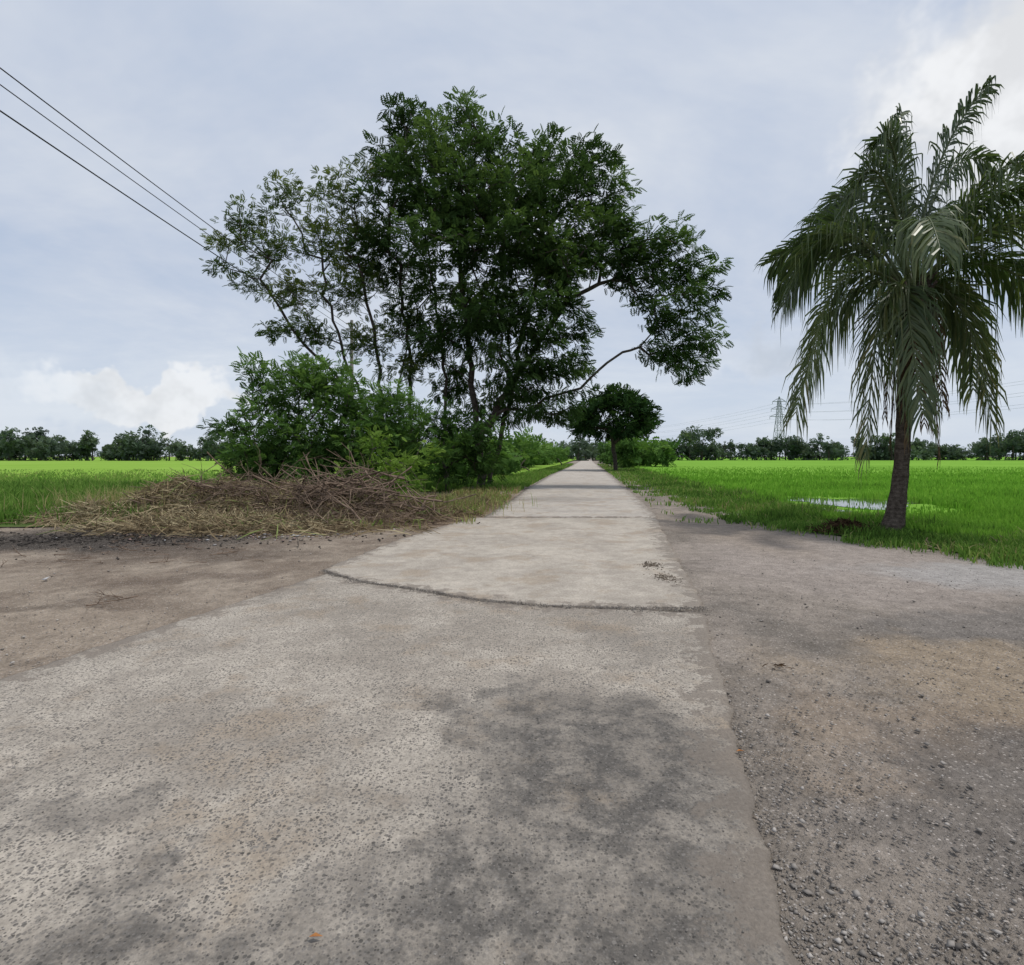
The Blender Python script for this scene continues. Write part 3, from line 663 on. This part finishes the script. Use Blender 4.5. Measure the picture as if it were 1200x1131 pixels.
for a in [(-8.0, 14.4, 2.6, 1.6, 1.0, 10000, .57), (-6.2, 14.8, 1.9, 1.4, .9, 6000, .5), (-9.8, 13.6, 2.0, 1.0, .45, 3500, .55), (-4.5, 14.6, 2.2, 1.6, .55, 5500, .3), (-6.8, 12.6, 3.2, .9, .22, 4500, .6), (-2.9, 14.8, 1.6, 1.8, .25, 4500, .22), (-2.4, 18, 1.8, 2.0, .2, 3500, .3), (-5.6, 11.8, 3.4, 1.0, .05, 1400, .35)]:
    strawheap('straw', *a).parent = heap
def sticks(name, cx, cy, rx, ry, h, n, rmax=0.03, Lr=(0.6, 2.2), mat=M_stick, els=.2):
    A = []; pr = []; r = []
    for q in range(n):
        x = cx+rng.normal(0, .5)*rx; y = cy+rng.normal(0, .45)*ry; z = rng.uniform(0.02, max(h, .03))*math.exp(-((x-cx)/rx)**2)
        a = rng.normal(0, .7)+(math.pi if rng.random() < .5 else 0); L = rng.uniform(*Lr); el = rng.normal(0.08, els)
        d = np.array([math.cos(a)*math.cos(el), math.sin(a)*math.cos(el), math.sin(el)]); p = np.array([x, y, z])-d*L/2; R = rmax*rng.uniform(.25, 1)
        b0 = len(A)
        for s in range(6):
            A.append(np.maximum(p, [-99, -99, .015]).tolist()); pr.append(-1 if s == 0 else b0+s-1); r.append(R*(1-s*.15))
            d = norm(d+rng.normal(0, .14, 3)); p = p+d*L/5
        for s in range(1, 5):
            if rng.random() < .7:
                p2 = np.array(A[b0+s]); d2 = norm(d+rng.normal(0, .6, 3)); q2 = p2+d2*L*.2; q3 = q2+norm(d2+rng.normal(0, .3, 3))*L*.15
                b1 = len(A); A += [np.maximum(q2, [-99, -99, .01]).tolist(), np.maximum(q3, [-99, -99, .01]).tolist()]; pr += [b0+s, b1]; r += [R*.4, R*.2]
    V, F = tubes(np.array(A), np.array(pr), np.array(r), 5)
    return mesh_obj(name, V, F, mat)
bp = empty('cut_branch_pile')
sticks('branches', -4.4, 14.2, 2.0, 1.2, 1.1, 240, .035, els=.32).parent = bp
sticks('branches', -6.8, 14.0, 2.2, 1.0, 1.1, 150, .022, els=.28).parent = bp
sticks('twigs', -3.6, 13.0, 2.2, 1.0, .3, 180, .014, (.3, 1.1)).parent = bp
sticks('charred_sticks', -7.5, 10.6, 3.0, 1.0, .05, 60, .012, (.15, .5), M_char)
sticks('fallen_stick', -4.55, 6.2, .5, .9, .03, 6, .008, (.15, .4), M_stick, .05)
sticks('fallen_stick', -6.6, 9.2, 2.8, 1.6, .03, 70, .01, (.1, .5), M_stick, .05)
def chunks(name, X, Y, S, Z, tint, mat, flat=0.6):
    n = len(X); base = np.array([(1,0,0),(-1,0,0),(0,1,0),(0,-1,0),(0,0,1),(0,0,-1)], float)
    F0 = np.array([(0,2,4),(2,1,4),(1,3,4),(3,0,4),(2,0,5),(1,2,5),(3,1,5),(0,3,5)])
    a = rng.uniform(0, 2*np.pi, n); ca, sa = np.cos(a), np.sin(a)
    B = base[None]*rng.uniform(.6, 1.3, (n, 6, 1))+rng.normal(0, .18, (n, 6, 3)); B[:, :, 2] *= flat
    x = B[:, :, 0]*ca[:, None]-B[:, :, 1]*sa[:, None]; y = B[:, :, 0]*sa[:, None]+B[:, :, 1]*ca[:, None]
    V = np.stack([X[:, None]+x*S[:, None], Y[:, None]+y*S[:, None], Z[:, None]+B[:, :, 2]*S[:, None]], -1)
    F = (F0[None]+np.arange(n)[:, None, None]*6).reshape(-1, 3)
    return mesh_obj(name, V, F, mat, tint=np.repeat(np.clip(tint, 0, 1), 6))
n = 36000; Y = 1/rng.uniform(1/15., 1/1.3, n); lo = np.interp(Y, [0, 1.7, 5.6, 9, 15], [.45, .86, 1.93, 2.65, 3.8])
X = lo+0.0+rng.random(n)**1.3*(Y*.95+.6); k = (X < edgeR(Y)) & (nz(X, Y, 1.5, 3)+rng.normal(0, .45, n) > -.1); X, Y = X[k], Y[k]
S = np.minimum(rng.lognormal(-5.5, .5, len(X)), .018)
chunks('gravel', X, Y, S, 0.0+S*.3, rng.beta(2.4, 2.2, len(X)), M_peb)
n = 7000; Y = 1/rng.uniform(1/12.5, 1/3.2, n); lo = np.interp(Y, [3.2, 7.5, 8.3, 12.5], [-3.95, -2.6, -2.7, -1.8]); X = lo-rng.random(n)*(Y*.9)
S = np.minimum(rng.lognormal(-5.5, .55, n), .022)
chunks('gravel', X, Y, S, S*.3, rng.beta(2.6, 2.2, n), M_peb)
n = 2200; X = rng.uniform(-3.4, 1.9, n); Y = 1/rng.uniform(1/7., 1/1.4, n); k = (X > -4.9+.33*(Y+.0)+.1) & (X < .33+.29*Y-.05) & (Y < 5.6)
X, Y = X[k], Y[k]; S = rng.uniform(.002, .005, len(X)); chunks('loose_grit', X, Y, S, .024+S*.3, rng.beta(2, 2.5, len(X)), M_peb)
sm = np.array(seam2); n = 2600; tpar = rng.random(n); sx = np.interp(tpar, np.linspace(0, 1, len(sm)), sm[:, 0]); sy = np.interp(tpar, np.linspace(0, 1, len(sm)), sm[:, 1])
S = rng.uniform(.003, .010, n); chunks('joint_grit', sx+rng.normal(0, .03, n), sy-.04+rng.normal(0, .05, n)*(1+.8*nz(sx, sx*0, 4)), S, .022+S*.3, rng.beta(2, 3, n), M_peb)
n = 260; X = np.r_[rng.normal(-4.6, .7, 180), rng.normal(-6.4, 1.2, 80)]; Y = np.r_[rng.normal(11.2, .35, 180), rng.normal(11.5, .5, 80)]; S = rng.uniform(.015, .055, n)
chunks('rubbish_scatter', X, Y, S, S*.3, rng.random(n), M_trash, .4)
chunks('broken_brick_and_bag', np.array([-5.95, -4.3, -5.3, -6.0]), np.array([7.1, 11.0, 11.7, 11.9]), np.array([.07, .10, .12, .10]), np.array([.03]*4), np.array([0., 0, 0, .1]), M_trash, .45)
n = 900; X = rng.normal(-8, 2.4, n); Y = rng.normal(10.8, .6, n); S = rng.uniform(.008, .035, n); chunks('ash_clods', X, Y, S, S*.2, rng.random(n), M_char, .6)
M_mud = simplemat('dry_mud', (.07, .055, .04), (.15, .12, .09), 20)
for cx, cy in ((2.02, 8.0), (1.98, 7.15)):
    n = 260; X = rng.normal(cx, .08, n); Y = rng.normal(cy, .12, n); S = rng.uniform(.004, .014, n); chunks('dirt_clods', X, Y, S, .029+S*.2, rng.random(n)*.5, M_mud, .5)
M_oleaf = simplemat('fallen_leaf', (.33, .14, .05), (.42, .2, .07), 30)
for i, (x, y, z) in enumerate([(1.19, 2.95, .03), (-.66, 1.80, .04)]):
    s = .02; V = [(x, y, z), (x+s, y+.4*s, z+.008), (x+2.4*s, y, z+.002), (x+s, y-.5*s, z+.010)]
    mesh_obj('fallen_leaf', V, [[0, 1, 2, 3]], M_oleaf)
strawheap('dry_frond_litter', 6.95, 11.6, .6, .35, .2, 700, .1, (.15, .4), .015, M_dead)
strawheap('dry_twig_litter', 2.0, 4.15, .12, .06, .015, 22, .1, (.03, .10), .004, M_dead)
strawheap('dry_grass_litter', 9.5, 9.6, 2.0, .6, .08, 900, .5, (.15, .4), .012)

# ------------------------------------------------------------ utility pole and lines
def wire(name, a, b, sag, r, mat, n=30, parent=None):
    s = np.linspace(0, 1, n)[:, None]; P = np.array(a)*(1-s)+np.array(b)*s; P[:, 2] -= (4*sag*s*(1-s))[:, 0]
    V, F = tubes(P, np.array([-1]+list(range(n-1))), np.full(n, r), 6)
    return mesh_obj(name, V, F, mat, parent=parent, smooth=True)
def beams(name, lst, mat, parent, sides=4):
    A = []; pr = []; r = []
    for a, b, rr3 in lst: k = len(A); A += [a, b]; pr += [-1, k]; r += [rr3, rr3]
    V, F = tubes(np.array(A, float), np.array(pr), np.array(r), sides); return mesh_obj(name, V, F, mat, parent=parent)
for yp in (36.0, -12.0):
    p = empty('utility_pole')
    A = np.array([(-10.4, yp, 0), (-10.4, yp, 5), (-10.4, yp, 10.4)]); V, F = tubes(A, np.array([-1, 0, 1]), np.array([.16, .13, .10]), 8); mesh_obj('post', V, F, M_conc_pole, parent=p)
    beams('brackets_and_insulators', [((-10.4, yp, z), (-10.75, yp, z), .05) for z in (10.2, 9.85, 9.3)], M_conc_pole, p)
pl = empty('power_lines')
wire('line_1', (-10.75, -12, 10.2), (-10.75, 36, 10.2), .45, .014, M_wire, parent=pl)
wire('line_2', (-10.75, -12, 9.85), (-10.75, 36, 9.85), .45, .012, M_wire, parent=pl)
wire('line_3', (-10.75, -12, 9.3), (-10.75, 36, 9.3), .45, .017, M_wire, parent=pl)

def pylon(cx, cy, H=37):
    p = empty('transmission_pylon'); L = []; lv = [0, .16, .32, .46, .58, .68, .77, .86, .93, 1.0]
    def hw(f): return 3.2*(1-f)**1.3+.6*(1 if f < .99 else .2)
    for a, b in zip(lv[:-1], lv[1:]):
        ca = [(cx+sx*hw(a), cy+sy*hw(a), a*H) for sx, sy in ((-1,-1),(1,-1),(1,1),(-1,1))]; cb = [(cx+sx*hw(b), cy+sy*hw(b), b*H) for sx, sy in ((-1,-1),(1,-1),(1,1),(-1,1))]
        for q in range(4):
            L += [(ca[q], cb[q], .17), (ca[q], cb[(q+1) % 4], .09), (ca[(q+1) % 4], cb[q], .09), (cb[q], cb[(q+1) % 4], .09)]
    for f, w_ in ((.68, 5.6), (.80, 4.8), (.92, 4.0)):
        for s in (-1, 1):
            tip = (cx+s*w_, cy, f*H)
            for sy in (-1, 1): L += [((cx+s*.8, cy+sy*.8, f*H), tip, .14), ((cx+s*.8, cy+sy*.8, f*H+1.8), tip, .11)]
            L.append((tip, (tip[0], tip[1], tip[2]-1.6), .12))
    beams('lattice', L, M_steel, p); return p
pylon(159, 330); pylon(205, 170)
tl = empty('transmission_lines')
for f, w_ in ((.68, 5.6), (.80, 4.8), (.92, 4.0)):
    for s in (-1, 1):
        wire('conductor', (159+s*w_, 330, f*37-1.6), (205+s*w_, 170, f*37-1.6), 4, .035, M_steel, 24, tl)
        wire('conductor', (159+s*w_, 330, f*37-1.6), (90+s*w_, 640, f*37-1.6), 6, .035, M_steel, 24, tl)

# ------------------------------------------------------------ world
w = bpy.data.worlds.new('World'); scn.world = w; w.use_nodes = True
t = NT(w.node_tree)
SUN_EL, SUN_AZ = 66, 105
sky = t.new('ShaderNodeTexSky', sky_type='NISHITA'); sky.sun_disc = False
sky.sun_elevation = math.radians(SUN_EL); sky.sun_rotation = math.radians(SUN_AZ); sky.dust_density = 2.0
d = t.new('ShaderNodeTexCoord').outputs['Generated']
sp = t.new('ShaderNodeSeparateXYZ'); t.put(sp.inputs[0], d); dz = sp.outputs[2]
den = t.math('ADD', t.math('MAXIMUM', dz, 0.0), 0.22)
cb = t.new('ShaderNodeCombineXYZ'); t.put(cb.inputs[0], t.math('DIVIDE', sp.outputs[0], den)); t.put(cb.inputs[1], t.math('DIVIDE', sp.outputs[1], den))
f = t.noise(t.vmath('MULTIPLY', cb.outputs[0], (1.0, 1.3, 1)), 0.75, 6, 0.63, 0.3)
cloud = t.ramp(f, [(0.33, (0.49, 0.58, 0.74)), (0.47, (0.60, 0.665, 0.785)), (0.58, (0.695, 0.745, 0.83)), (0.72, (0.86, 0.885, 0.93))])
cloud = t.mix(t.step(dz, 0.0, 0.30, 0.6, 0.0), cloud, (0.69, 0.77, 0.88))
wob = t.noise(d, 9, 4, 0.62, col=True)
wc = t.vmath('SUBTRACT', wob, (0.5,)*3)
sw = t.new('ShaderNodeSeparateColor'); t.put(sw.inputs[0], wob)
for dr, rh, rv, wb, col, a, sf in [((-.66, 1, .115), .13, .045, .22, (.93, .945, .97), .9, .14), ((-.86, 1, .10), .12, .05, .22, (.80, .85, .92), .6, .4), ((.98, 1, .68), .17, .15, .35, (.97, .975, .98), .95, .4), ((.42, 1, .17), .13, .03, .2, (.80, .84, .91), .5, .6), ((.56, 1, .19), .11, .025, .2, (.50, .58, .71), .45, .8)]:
    v = norm(np.array(dr, float))
    df = t.vmath('ADD', t.vmath('SUBTRACT', d, tuple(v)), t.vmath('SCALE', wc, wb))
    ln = t.vmath('LENGTH', t.vmath('DIVIDE', df, (rh, rh, rv)))
    mk = t.math('MULTIPLY', t.step(ln, 1-sf, 1.0+sf, 1, 0), a)
    cc = t.mix(t.step(sw.outputs[0], .4, .6), tuple(x*.84 for x in col), col)
    cloud = t.mix(mk, cloud, cc)
mixd = t.mix(0.9, sky.outputs[0], t.vmath('SCALE', cloud, 10.0))
bg = t.new('ShaderNodeBackground'); t.put(bg.inputs[0], mixd); bg.inputs[1].default_value = 0.1
ow = t.new('ShaderNodeOutputWorld'); t.l.new(bg.outputs[0], ow.inputs[0])

sun = bpy.data.lights.new('sun', 'SUN'); sun.energy = 2.5; sun.angle = math.radians(5); sun.color = (1, .95, .875)
so = bpy.data.objects.new('sun', sun); link(so)
az, el = math.radians(SUN_AZ), math.radians(SUN_EL)
dv = Vector((math.sin(az)*math.cos(el), math.cos(az)*math.cos(el), math.sin(el)))
so.rotation_euler = dv.to_track_quat('Z', 'Y').to_euler()

cam = bpy.data.cameras.new('camera'); cam.sensor_width = 36; cam.lens = 19.5; cam.shift_y = -0.0258; cam.clip_end = 6000; cam.clip_start = .05
co = bpy.data.objects.new('camera', cam); link(co); co.location = (0, 0, 1.6); co.rotation_euler = (math.radians(90), 0, 0)
scn.camera = co
